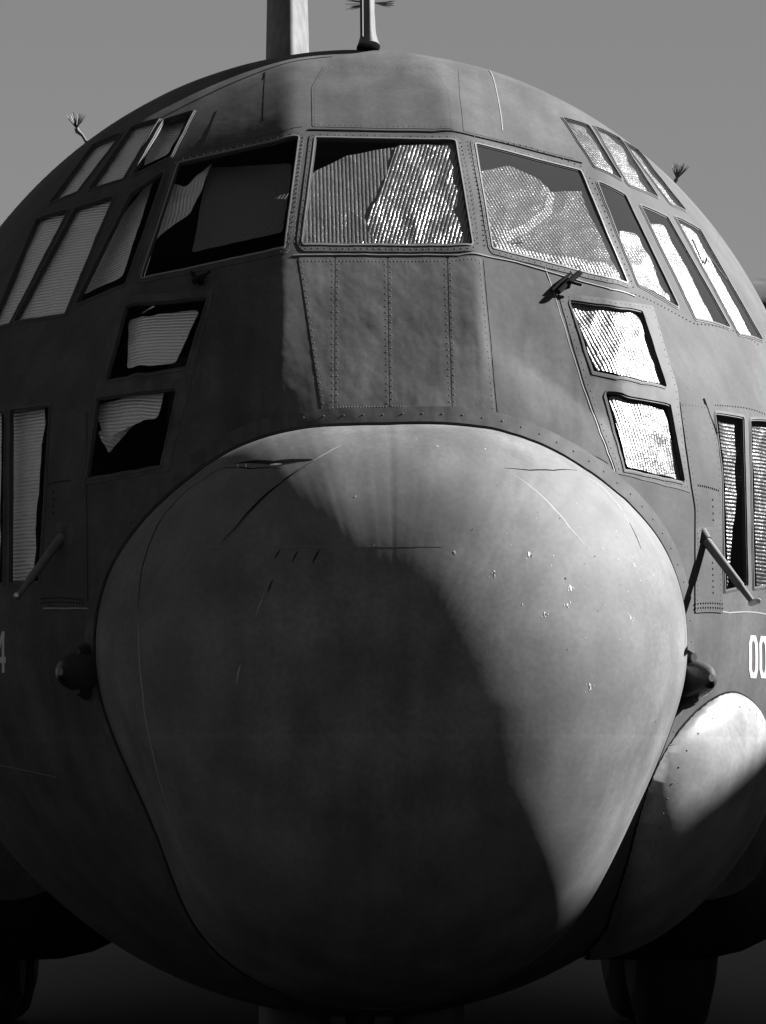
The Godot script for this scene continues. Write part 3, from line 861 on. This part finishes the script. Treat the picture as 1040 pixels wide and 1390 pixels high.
func build_blister() -> void:
	surf = 2
	var ring := PackedVector2Array()
	for k in 72:
		var a := TAU * k / 72
		var z := 1.64 + (.52 if sin(a) > 0 else 2.7) * sin(a)
		ring.append(Vector2(blister_mid(z) + .66 * cos(a), z))
	if Geometry2D.is_polygon_clockwise(ring): ring.reverse()
	var b := Buf.new()
	sheet(b, ring, [], .03, .04, 0.0, .0)
	var o := obj("blister_fairing", b, M.pod, plane)
	surf = 0
	var s := Buf.new()
	var loop := ring.duplicate()
	loop.append(ring[0])
	strip(s, loop, .012, .004)
	obj("seal", s, M.dark, o)
	surf = 2
	var r := Buf.new()
	rivets(r, grow(ring, -.06), .1, true, .0042, .0, .3)
	obj("rivets", r, M.frame, o, "stuff")

func build_fittings() -> void:
	surf = 0
	# pitot masts: a slanting strut with a short probe that looks forward
	for side in 2:
		var t := Node3D.new()
		var base: Array = [Vector3(1.303, 2.608, 1.970)] if side == 0 else [Vector3(-1.248, 2.625, 2.020)]
		var tip: Array = [Vector3(1.479, 2.347, 2.100)] if side == 0 else [Vector3(-1.426, 2.368, 2.140)]
		var a: Vector3 = base[0]
		var c: Vector3 = tip[0]
		var b := Buf.new()
		tube(b, [a - (c - a) * .05, a.lerp(c, .75), a.lerp(c, .76), c], [.019, .017, .014, .012], 14)
		var o := obj("pitot_tube", b, M.cap, plane)
		var p := Buf.new()
		tube(p, [c + Vector3(0, .0, -.06), c + Vector3(0, 0, .02), c + Vector3(-.01 if side == 0 else .01, -.004, .22), c + Vector3(-.011 if side == 0 else .011, -.005, .25)], [.012, .014, .012, .008], 14)
		obj("probe", p, M.metal, o)
		var f := Buf.new()
		tube(f, [a + (a - c).normalized() * .03, a + (c - a).normalized() * .012], [.03, .024], 14)
		obj("foot", f, M.frame, o)
	# teardrop sensors on brackets beside the nose joint
	for side in 2:
		var px: Array = [Vector3(1.190, 2.035, 2.080), Vector3(1.229, 2.054, 2.140), Vector3(1.301, 2.047, 2.220), Vector3(1.208, 2.128, 2.120), Vector3(1.214, 1.962, 2.120)] if side == 0 else [Vector3(-1.123, 2.072, 2.140), Vector3(-1.168, 2.070, 2.200), Vector3(-1.251, 2.069, 2.270), Vector3(-1.157, 2.146, 2.180), Vector3(-1.157, 2.001, 2.180)]
		var d: Vector3 = (px[2] - px[1]).normalized()
		var pts := []
		var rr := []
		for k in 15:
			var s := k / 14.0
			pts.append(px[0].lerp(px[2], s))
			rr.append(.01 + .068 * (sqrt(maxf(1.0 - pow(absf(s - .35) / .652, 2.2), .0)) if s > .35 else 1.0 - .25 * (.35 - s)))
		var b := Buf.new()
		tube(b, pts, rr, 22)
		var o := obj("sensor_dome", b, M.lens, plane)
		for k in [3, 4]:
			var br := Buf.new()
			tube(br, [px[k] + Vector3(-.05 if side == 0 else .05, 0, -.12), px[k], px[k] + Vector3(.03 if side == 0 else -.03, 0, .05)], [.045, .04, .02], 7, .8)
			obj("bracket", br, M.frame, o)
	# little twin-armed clips under the windscreen corners
	for side in 2:
		var spots: Array = [[.966, 1.999, 1.045, 1.897], [.999, 2.003, 1.085, 1.889], [1.038, 1.956, 1.108, 1.948]] if side == 0 else [[-1.001, 1.908, -.978, 1.968], [-1.009, 1.96, -.93, 1.957], [-.966, 1.969, -.898, 1.962]]
		var b := Buf.new()
		for k in 3:
			var l := line(spots[k])
			var pts := []
			for s in [0.0, .5, 1.0]:
				var q := l[0].lerp(l[1], s)
				pts.append(hull(q.x, q.y) + hull_n(q.x, q.y) * (.014 + .012 * k))
			tube(b, pts, [[.006, .008, .005], [.011, .013, .011], [.007, .006, .006]][k], 8)
		var q := line(spots[1])[0].lerp(line(spots[1])[1], .5)
		tube(b, [hull(q.x, q.y) - hull_n(q.x, q.y) * .01, hull(q.x, q.y) + hull_n(q.x, q.y) * .03], [.016, .012], 10)
		obj("wiper_clip", b, M.dark, plane)
	# blade mast on the roof, the wire beside it and the stiff brushes
	var m := Buf.new()
	var rings := []
	for k in 9:
		var y: float = [4.86, 4.885, 4.91, 4.95, 5.02, 5.1, 5.2, 5.35, 5.45][k]
		var hw: float = [.052, .043, .036, .032, .03, .029, .028, .027, .024][k]
		var ring := []
		for s in 28:
			var a := TAU * s / 28
			ring.append(Vector3(.017 + hw * signf(cos(a)) * pow(absf(cos(a)), .9), y, .42 - (y - 4.86) * .35 + (.14 + hw * .4) * sin(a)))
		rings.append(ring)
	loft(m, rings)
	var mast := obj("blade_antenna", m, M.cap, plane)
	var wi := Buf.new()
	tube(wi, [Vector3(-.018, 4.87, .62), Vector3(-.018, 5.45, .5)], [.0075, .0075], 10)
	obj("cable", wi, M.rubber, mast)
	brush(mast, [Vector3(0.044, 5.062, 0.400)][0], Vector3(-1, -.04, .1), .13, 16, .22)
	brush(mast, [Vector3(0.044, 5.062, 0.400)][0], Vector3(1, -.06, .1), .085, 12, .2)
	var st: Array = [Vector3(-1.218, 4.453, 0.250), Vector3(-1.248, 4.503, 0.250), Vector3(-1.270, 4.522, 0.250), Vector3(-1.274, 4.535, 0.250)]
	var sb := Buf.new()
	tube(sb, st, [.006, .007, .011, .01], 10)
	var stem := obj("brush_stem", sb, M.cap, plane)
	brush(stem, st[3], Vector3(.0, 1, 0), .075, 34, .75)
	var st2: Array = [Vector3(1.364, 4.255, 0.200), Vector3(1.394, 4.307, 0.200), Vector3(1.400, 4.317, 0.200)]
	var sb2 := Buf.new()
	tube(sb2, st2, [.006, .009, .009], 10)
	var stem2 := obj("brush_stem", sb2, M.cap, plane)
	brush(stem2, st2[2], Vector3(.25, 1, 0), .075, 34, .7)

func brush(parent: Node, at: Vector3, way: Vector3, length: float, count: int, spread: float) -> void:
	var b := Buf.new()
	for k in count:
		var d := (way.normalized() + Vector3(rng.randf_range(-1, 1), rng.randf_range(-1, 1) * (.35 if absf(way.y) > .5 else 1.0), rng.randf_range(-1, 1)) * spread).normalized()
		var l := length * rng.randf_range(.75, 1.1)
		tube(b, [at, at + d * l * .6 + Vector3(0, -.002, 0), at + d * l], [.0022, .0018, .001], 5)
	obj("bristles", b, M.bristle, parent, "stuff")

func build_far_parts() -> void:
	surf = 0
	# tail fin with a rounded leading edge
	var b := Buf.new()
	var rings := []
	for k in 8:
		var y: float = [4.4, 5.4, 7.0, 8.5, 10.0, 11.0, 11.5, 11.7][k]
		var front := lerpf(-21.3, -24.2, (y - 4.4) / 7.3)
		var back := -28.2
		var hw := lerpf(.34, .2, (y - 4.4) / 7.3) * (1.0 if k < 7 else .4)
		var ring := []
		for s in 32:
			var a := TAU * s / 32
			var c := (1 - cos(a)) * .5
			var t := 2.6 * (sqrt(c) * (1 - c)) * hw
			ring.append(Vector3(t * (1 if sin(a) >= 0 else -1) if s % 16 else 0.0, y, lerpf(front, back, c)))
		rings.append(ring)
	loft(b, rings)
	obj("tail_fin", b, M.cap, plane)
	# wing across the top of the fuselage
	var w := Buf.new()
	rings = []
	for k in 9:
		var x := -20.0 + k * 5.0
		var ch := lerpf(4.9, 2.6, clampf((absf(x) - 5) / 15.0, 0, 1))
		var ring := []
		for s in 28:
			var a := TAU * s / 28
			var c := (1 - cos(a)) * .5
			var t := 2.6 * sqrt(c) * (1 - c) * .36 * ch / 4.9
			ring.append(Vector3(x, 4.44 + absf(x) * .04 + t * (1 if sin(a) >= 0 else -.8) if s % 14 else 4.44 + absf(x) * .04, -6.6 - c * ch - (4.9 - ch) * .3))
		rings.append(ring)
	loft(w, rings)
	obj("wing", w, M.paint, plane)
	# landing gear bays along both sides, main and nose wheels
	for sd in [-1, 1]:
		var p := Buf.new()
		rings = []
		for k in 12:
			var z := -4.2 - k * .75
			var f := sqrt(clampf(1.0 - pow(1.0 - minf((k + .35) * .75 / 2.0, 1.0), 2), 0, 1)) * (1.0 if k < 9 else 1.0 - (k - 8) * .22)
			var ring := []
			for s in 28:
				var a := TAU * s / 28
				ring.append(Vector3(sd * (1.95 + .95 * f * signf(cos(a)) * pow(absf(cos(a)), .7)), 1.36 + .84 * f * signf(sin(a)) * pow(absf(sin(a)), .7), z))
			rings.append(ring)
		loft(p, rings)
		obj("gear_bay", p, M.paint, plane)
		for z in [-6.6, -8.2]: wheel(Vector3(sd * 2.15, .7, z), .7, .5)
		wheel(Vector3(sd * .3, .5, -.2), .5, .32)
	var leg := Buf.new()
	tube(leg, [Vector3(0, .5, -.2), Vector3(0, .72, -.2), Vector3(0, 1.0, -.2)], [.06, .09, .09], 14)
	tube(leg, [Vector3(-.3, .5, -.2), Vector3(.3, .5, -.2)], [.05, .05], 12)
	obj("nose_gear_strut", leg, M.frame, plane)

func build_hangar() -> void:
	# outside the frame to the right: the building whose shadow lies over the apron and the aircraft's lower side
	var h := Node3D.new()
	h.name = "hangar"
	h.position = Vector3(14, 0, -18)
	tag(h, "long low hangar beside the aircraft that shades the apron", "building")
	add_child(h)
	var b := Buf.new()
	box_at(b, Vector3(6, 4.82, 0), Vector3(12, 9.64, 44))
	obj("wall", b, M.hangar, h)
	var r := Buf.new()
	box_at(r, Vector3(6, 9.86, 0), Vector3(12.6, .44, 44.6))
	obj("roof", r, M.frame, h)
	for k in 5:
		var d := Buf.new()
		box_at(d, Vector3(-.05, 2.6, -16 + k * 8), Vector3(.12, 5.2, 6.4))
		obj("door", d, M.paint, h)

func box_at(b: Buf, c: Vector3, s: Vector3) -> void:
	for ax in 3:
		for sg in [-1.0, 1.0]:
			var n := Vector3.ZERO
			n[ax] = sg
			var x := Vector3.ZERO
			x[(ax + 1) % 3] = s[(ax + 1) % 3] * .5
			var y := Vector3.ZERO
			y[(ax + 2) % 3] = s[(ax + 2) % 3] * .5
			var o := c + n * s[ax] * .5
			b.quad(b.add(o - x - y, n), b.add(o + x - y, n), b.add(o + x + y, n), b.add(o - x + y, n))

func wheel(c: Vector3, r: float, w: float) -> void:
	var rings := []
	for k in 11:
		var s := -1.0 + k * .2
		var rr := r * (.62 + .38 * pow(1.0 - pow(absf(s), 3.0), .5)) 
		var ring := []
		for a in 32: ring.append(c + Vector3(s * w * .5, rr * cos(TAU * a / 32), rr * sin(TAU * a / 32)))
		rings.append(ring)
	var b := Buf.new()
	loft(b, rings)
	var o := obj("wheel", b, M.rubber, plane)
	var h := Buf.new()
	tube(h, [c - Vector3(w * .52, 0, 0), c - Vector3(w * .3, 0, 0), c + Vector3(w * .3, 0, 0), c + Vector3(w * .52, 0, 0)], [r * .4, r * .5, r * .5, r * .4], 20)
	obj("hub", h, M.metal, o)

func build_shades() -> void:
	var up := PI * .5
	shade("foil_sunshade", [-.292, 1.62, -.128, 1.531, -.021, 1.507, .085, 1.482, .161, 1.47, .123, 1.598, .083, 1.719, .003, 1.849, -.027, 1.975, -.157, 1.975, -.287, 1.975, -.413, 1.975, -.381, 1.898, -.351, 1.814, -.322, 1.721], .012, 0, .003, M.dark_foil, "dark ribbed foil sunshade over the left half of the middle windscreen pane", 1.0)
	shade("foil_sunshade", [.112, 1.479, .202, 1.473, .29, 1.467, .406, 1.445, .43, 1.564, .456, 1.679, .483, 1.783, .514, 1.877, .548, 1.96, .441, 1.979, .335, 1.98, .228, 1.98, .12, 1.98, .01, 1.98, -.099, 1.98, -.043, 1.854, .003, 1.771, .048, 1.68, .08, 1.581], .009, -.22, .007, M.glint_foil, "brighter crumpled foil sheet in the right half of the middle windscreen pane", 27.0)
	shade("foil_sunshade", [-.783, 1.265, -.688, 1.319, -.592, 1.373, -.493, 1.427, -.394, 1.478, -.431, 1.601, -.469, 1.717, -.508, 1.823, -.629, 1.794, -.75, 1.763, -.87, 1.731, -.988, 1.697, -.937, 1.587, -.885, 1.486, -.833, 1.383], .09, 0, .004, M.dim_foil, "flat dim foil sunshade standing square in the shaded windscreen pane", 2.0)
	shade("foil_sunshade", [-.958, 1.313, -.912, 1.367, -.752, 1.291, -.839, 1.411, -.93, 1.513, -1.042, 1.538, -1.155, 1.562, -1.096, 1.44], .06, .2, .012, M.pale_foil, "torn diagonal scrap of foil in the outer corner of the shaded windscreen pane", 3.0)
	var curl := shade("foil_sunshade", [.489, 1.577, .652, 1.438, .805, 1.434, .898, 1.481, .904, 1.632, .78, 1.828, .61, 1.923, .577, 1.849, .545, 1.766, .516, 1.675], 0.01, 0, .004, M.grey_foil, "rounded curl of foil in the inner half of the sunlit windscreen pane", 4.0)
	shade("folded_edge", [.898, 1.467, .899, 1.6, .788, 1.78, .626, 1.921, .609, 1.894, .767, 1.74, .854, 1.598, .866, 1.484], .008, 0, .004, M.bright_foil, "", 28.0, "", curl)
	var lower := shade("foil_sunshade", [.565, 1.8, .669, 1.697, .772, 1.581, .868, 1.472, .964, 1.421, 1.056, 1.368, 1.116, 1.448, 1.179, 1.517, 1.242, 1.589, 1.306, 1.664, 1.371, 1.735, 1.252, 1.809, 1.146, 1.835, 1.039, 1.856, .931, 1.876, .82, 1.896, .709, 1.915, .598, 1.934], 0.014, .1, .004, M.grey_foil, "foil sunshade filling the lower outer half of the sunlit windscreen pane", 5.0)
	shade("bright_hem", [.613, 1.882, .716, 1.871, .819, 1.86, 1.019, 1.808, 1.192, 1.745, 1.368, 1.724, 1.252, 1.806, 1.149, 1.837, 1.01, 1.863, .867, 1.887, .74, 1.912, .612, 1.935], .010, 0, .006, M.bright_foil, "", 29.0, "", lower)
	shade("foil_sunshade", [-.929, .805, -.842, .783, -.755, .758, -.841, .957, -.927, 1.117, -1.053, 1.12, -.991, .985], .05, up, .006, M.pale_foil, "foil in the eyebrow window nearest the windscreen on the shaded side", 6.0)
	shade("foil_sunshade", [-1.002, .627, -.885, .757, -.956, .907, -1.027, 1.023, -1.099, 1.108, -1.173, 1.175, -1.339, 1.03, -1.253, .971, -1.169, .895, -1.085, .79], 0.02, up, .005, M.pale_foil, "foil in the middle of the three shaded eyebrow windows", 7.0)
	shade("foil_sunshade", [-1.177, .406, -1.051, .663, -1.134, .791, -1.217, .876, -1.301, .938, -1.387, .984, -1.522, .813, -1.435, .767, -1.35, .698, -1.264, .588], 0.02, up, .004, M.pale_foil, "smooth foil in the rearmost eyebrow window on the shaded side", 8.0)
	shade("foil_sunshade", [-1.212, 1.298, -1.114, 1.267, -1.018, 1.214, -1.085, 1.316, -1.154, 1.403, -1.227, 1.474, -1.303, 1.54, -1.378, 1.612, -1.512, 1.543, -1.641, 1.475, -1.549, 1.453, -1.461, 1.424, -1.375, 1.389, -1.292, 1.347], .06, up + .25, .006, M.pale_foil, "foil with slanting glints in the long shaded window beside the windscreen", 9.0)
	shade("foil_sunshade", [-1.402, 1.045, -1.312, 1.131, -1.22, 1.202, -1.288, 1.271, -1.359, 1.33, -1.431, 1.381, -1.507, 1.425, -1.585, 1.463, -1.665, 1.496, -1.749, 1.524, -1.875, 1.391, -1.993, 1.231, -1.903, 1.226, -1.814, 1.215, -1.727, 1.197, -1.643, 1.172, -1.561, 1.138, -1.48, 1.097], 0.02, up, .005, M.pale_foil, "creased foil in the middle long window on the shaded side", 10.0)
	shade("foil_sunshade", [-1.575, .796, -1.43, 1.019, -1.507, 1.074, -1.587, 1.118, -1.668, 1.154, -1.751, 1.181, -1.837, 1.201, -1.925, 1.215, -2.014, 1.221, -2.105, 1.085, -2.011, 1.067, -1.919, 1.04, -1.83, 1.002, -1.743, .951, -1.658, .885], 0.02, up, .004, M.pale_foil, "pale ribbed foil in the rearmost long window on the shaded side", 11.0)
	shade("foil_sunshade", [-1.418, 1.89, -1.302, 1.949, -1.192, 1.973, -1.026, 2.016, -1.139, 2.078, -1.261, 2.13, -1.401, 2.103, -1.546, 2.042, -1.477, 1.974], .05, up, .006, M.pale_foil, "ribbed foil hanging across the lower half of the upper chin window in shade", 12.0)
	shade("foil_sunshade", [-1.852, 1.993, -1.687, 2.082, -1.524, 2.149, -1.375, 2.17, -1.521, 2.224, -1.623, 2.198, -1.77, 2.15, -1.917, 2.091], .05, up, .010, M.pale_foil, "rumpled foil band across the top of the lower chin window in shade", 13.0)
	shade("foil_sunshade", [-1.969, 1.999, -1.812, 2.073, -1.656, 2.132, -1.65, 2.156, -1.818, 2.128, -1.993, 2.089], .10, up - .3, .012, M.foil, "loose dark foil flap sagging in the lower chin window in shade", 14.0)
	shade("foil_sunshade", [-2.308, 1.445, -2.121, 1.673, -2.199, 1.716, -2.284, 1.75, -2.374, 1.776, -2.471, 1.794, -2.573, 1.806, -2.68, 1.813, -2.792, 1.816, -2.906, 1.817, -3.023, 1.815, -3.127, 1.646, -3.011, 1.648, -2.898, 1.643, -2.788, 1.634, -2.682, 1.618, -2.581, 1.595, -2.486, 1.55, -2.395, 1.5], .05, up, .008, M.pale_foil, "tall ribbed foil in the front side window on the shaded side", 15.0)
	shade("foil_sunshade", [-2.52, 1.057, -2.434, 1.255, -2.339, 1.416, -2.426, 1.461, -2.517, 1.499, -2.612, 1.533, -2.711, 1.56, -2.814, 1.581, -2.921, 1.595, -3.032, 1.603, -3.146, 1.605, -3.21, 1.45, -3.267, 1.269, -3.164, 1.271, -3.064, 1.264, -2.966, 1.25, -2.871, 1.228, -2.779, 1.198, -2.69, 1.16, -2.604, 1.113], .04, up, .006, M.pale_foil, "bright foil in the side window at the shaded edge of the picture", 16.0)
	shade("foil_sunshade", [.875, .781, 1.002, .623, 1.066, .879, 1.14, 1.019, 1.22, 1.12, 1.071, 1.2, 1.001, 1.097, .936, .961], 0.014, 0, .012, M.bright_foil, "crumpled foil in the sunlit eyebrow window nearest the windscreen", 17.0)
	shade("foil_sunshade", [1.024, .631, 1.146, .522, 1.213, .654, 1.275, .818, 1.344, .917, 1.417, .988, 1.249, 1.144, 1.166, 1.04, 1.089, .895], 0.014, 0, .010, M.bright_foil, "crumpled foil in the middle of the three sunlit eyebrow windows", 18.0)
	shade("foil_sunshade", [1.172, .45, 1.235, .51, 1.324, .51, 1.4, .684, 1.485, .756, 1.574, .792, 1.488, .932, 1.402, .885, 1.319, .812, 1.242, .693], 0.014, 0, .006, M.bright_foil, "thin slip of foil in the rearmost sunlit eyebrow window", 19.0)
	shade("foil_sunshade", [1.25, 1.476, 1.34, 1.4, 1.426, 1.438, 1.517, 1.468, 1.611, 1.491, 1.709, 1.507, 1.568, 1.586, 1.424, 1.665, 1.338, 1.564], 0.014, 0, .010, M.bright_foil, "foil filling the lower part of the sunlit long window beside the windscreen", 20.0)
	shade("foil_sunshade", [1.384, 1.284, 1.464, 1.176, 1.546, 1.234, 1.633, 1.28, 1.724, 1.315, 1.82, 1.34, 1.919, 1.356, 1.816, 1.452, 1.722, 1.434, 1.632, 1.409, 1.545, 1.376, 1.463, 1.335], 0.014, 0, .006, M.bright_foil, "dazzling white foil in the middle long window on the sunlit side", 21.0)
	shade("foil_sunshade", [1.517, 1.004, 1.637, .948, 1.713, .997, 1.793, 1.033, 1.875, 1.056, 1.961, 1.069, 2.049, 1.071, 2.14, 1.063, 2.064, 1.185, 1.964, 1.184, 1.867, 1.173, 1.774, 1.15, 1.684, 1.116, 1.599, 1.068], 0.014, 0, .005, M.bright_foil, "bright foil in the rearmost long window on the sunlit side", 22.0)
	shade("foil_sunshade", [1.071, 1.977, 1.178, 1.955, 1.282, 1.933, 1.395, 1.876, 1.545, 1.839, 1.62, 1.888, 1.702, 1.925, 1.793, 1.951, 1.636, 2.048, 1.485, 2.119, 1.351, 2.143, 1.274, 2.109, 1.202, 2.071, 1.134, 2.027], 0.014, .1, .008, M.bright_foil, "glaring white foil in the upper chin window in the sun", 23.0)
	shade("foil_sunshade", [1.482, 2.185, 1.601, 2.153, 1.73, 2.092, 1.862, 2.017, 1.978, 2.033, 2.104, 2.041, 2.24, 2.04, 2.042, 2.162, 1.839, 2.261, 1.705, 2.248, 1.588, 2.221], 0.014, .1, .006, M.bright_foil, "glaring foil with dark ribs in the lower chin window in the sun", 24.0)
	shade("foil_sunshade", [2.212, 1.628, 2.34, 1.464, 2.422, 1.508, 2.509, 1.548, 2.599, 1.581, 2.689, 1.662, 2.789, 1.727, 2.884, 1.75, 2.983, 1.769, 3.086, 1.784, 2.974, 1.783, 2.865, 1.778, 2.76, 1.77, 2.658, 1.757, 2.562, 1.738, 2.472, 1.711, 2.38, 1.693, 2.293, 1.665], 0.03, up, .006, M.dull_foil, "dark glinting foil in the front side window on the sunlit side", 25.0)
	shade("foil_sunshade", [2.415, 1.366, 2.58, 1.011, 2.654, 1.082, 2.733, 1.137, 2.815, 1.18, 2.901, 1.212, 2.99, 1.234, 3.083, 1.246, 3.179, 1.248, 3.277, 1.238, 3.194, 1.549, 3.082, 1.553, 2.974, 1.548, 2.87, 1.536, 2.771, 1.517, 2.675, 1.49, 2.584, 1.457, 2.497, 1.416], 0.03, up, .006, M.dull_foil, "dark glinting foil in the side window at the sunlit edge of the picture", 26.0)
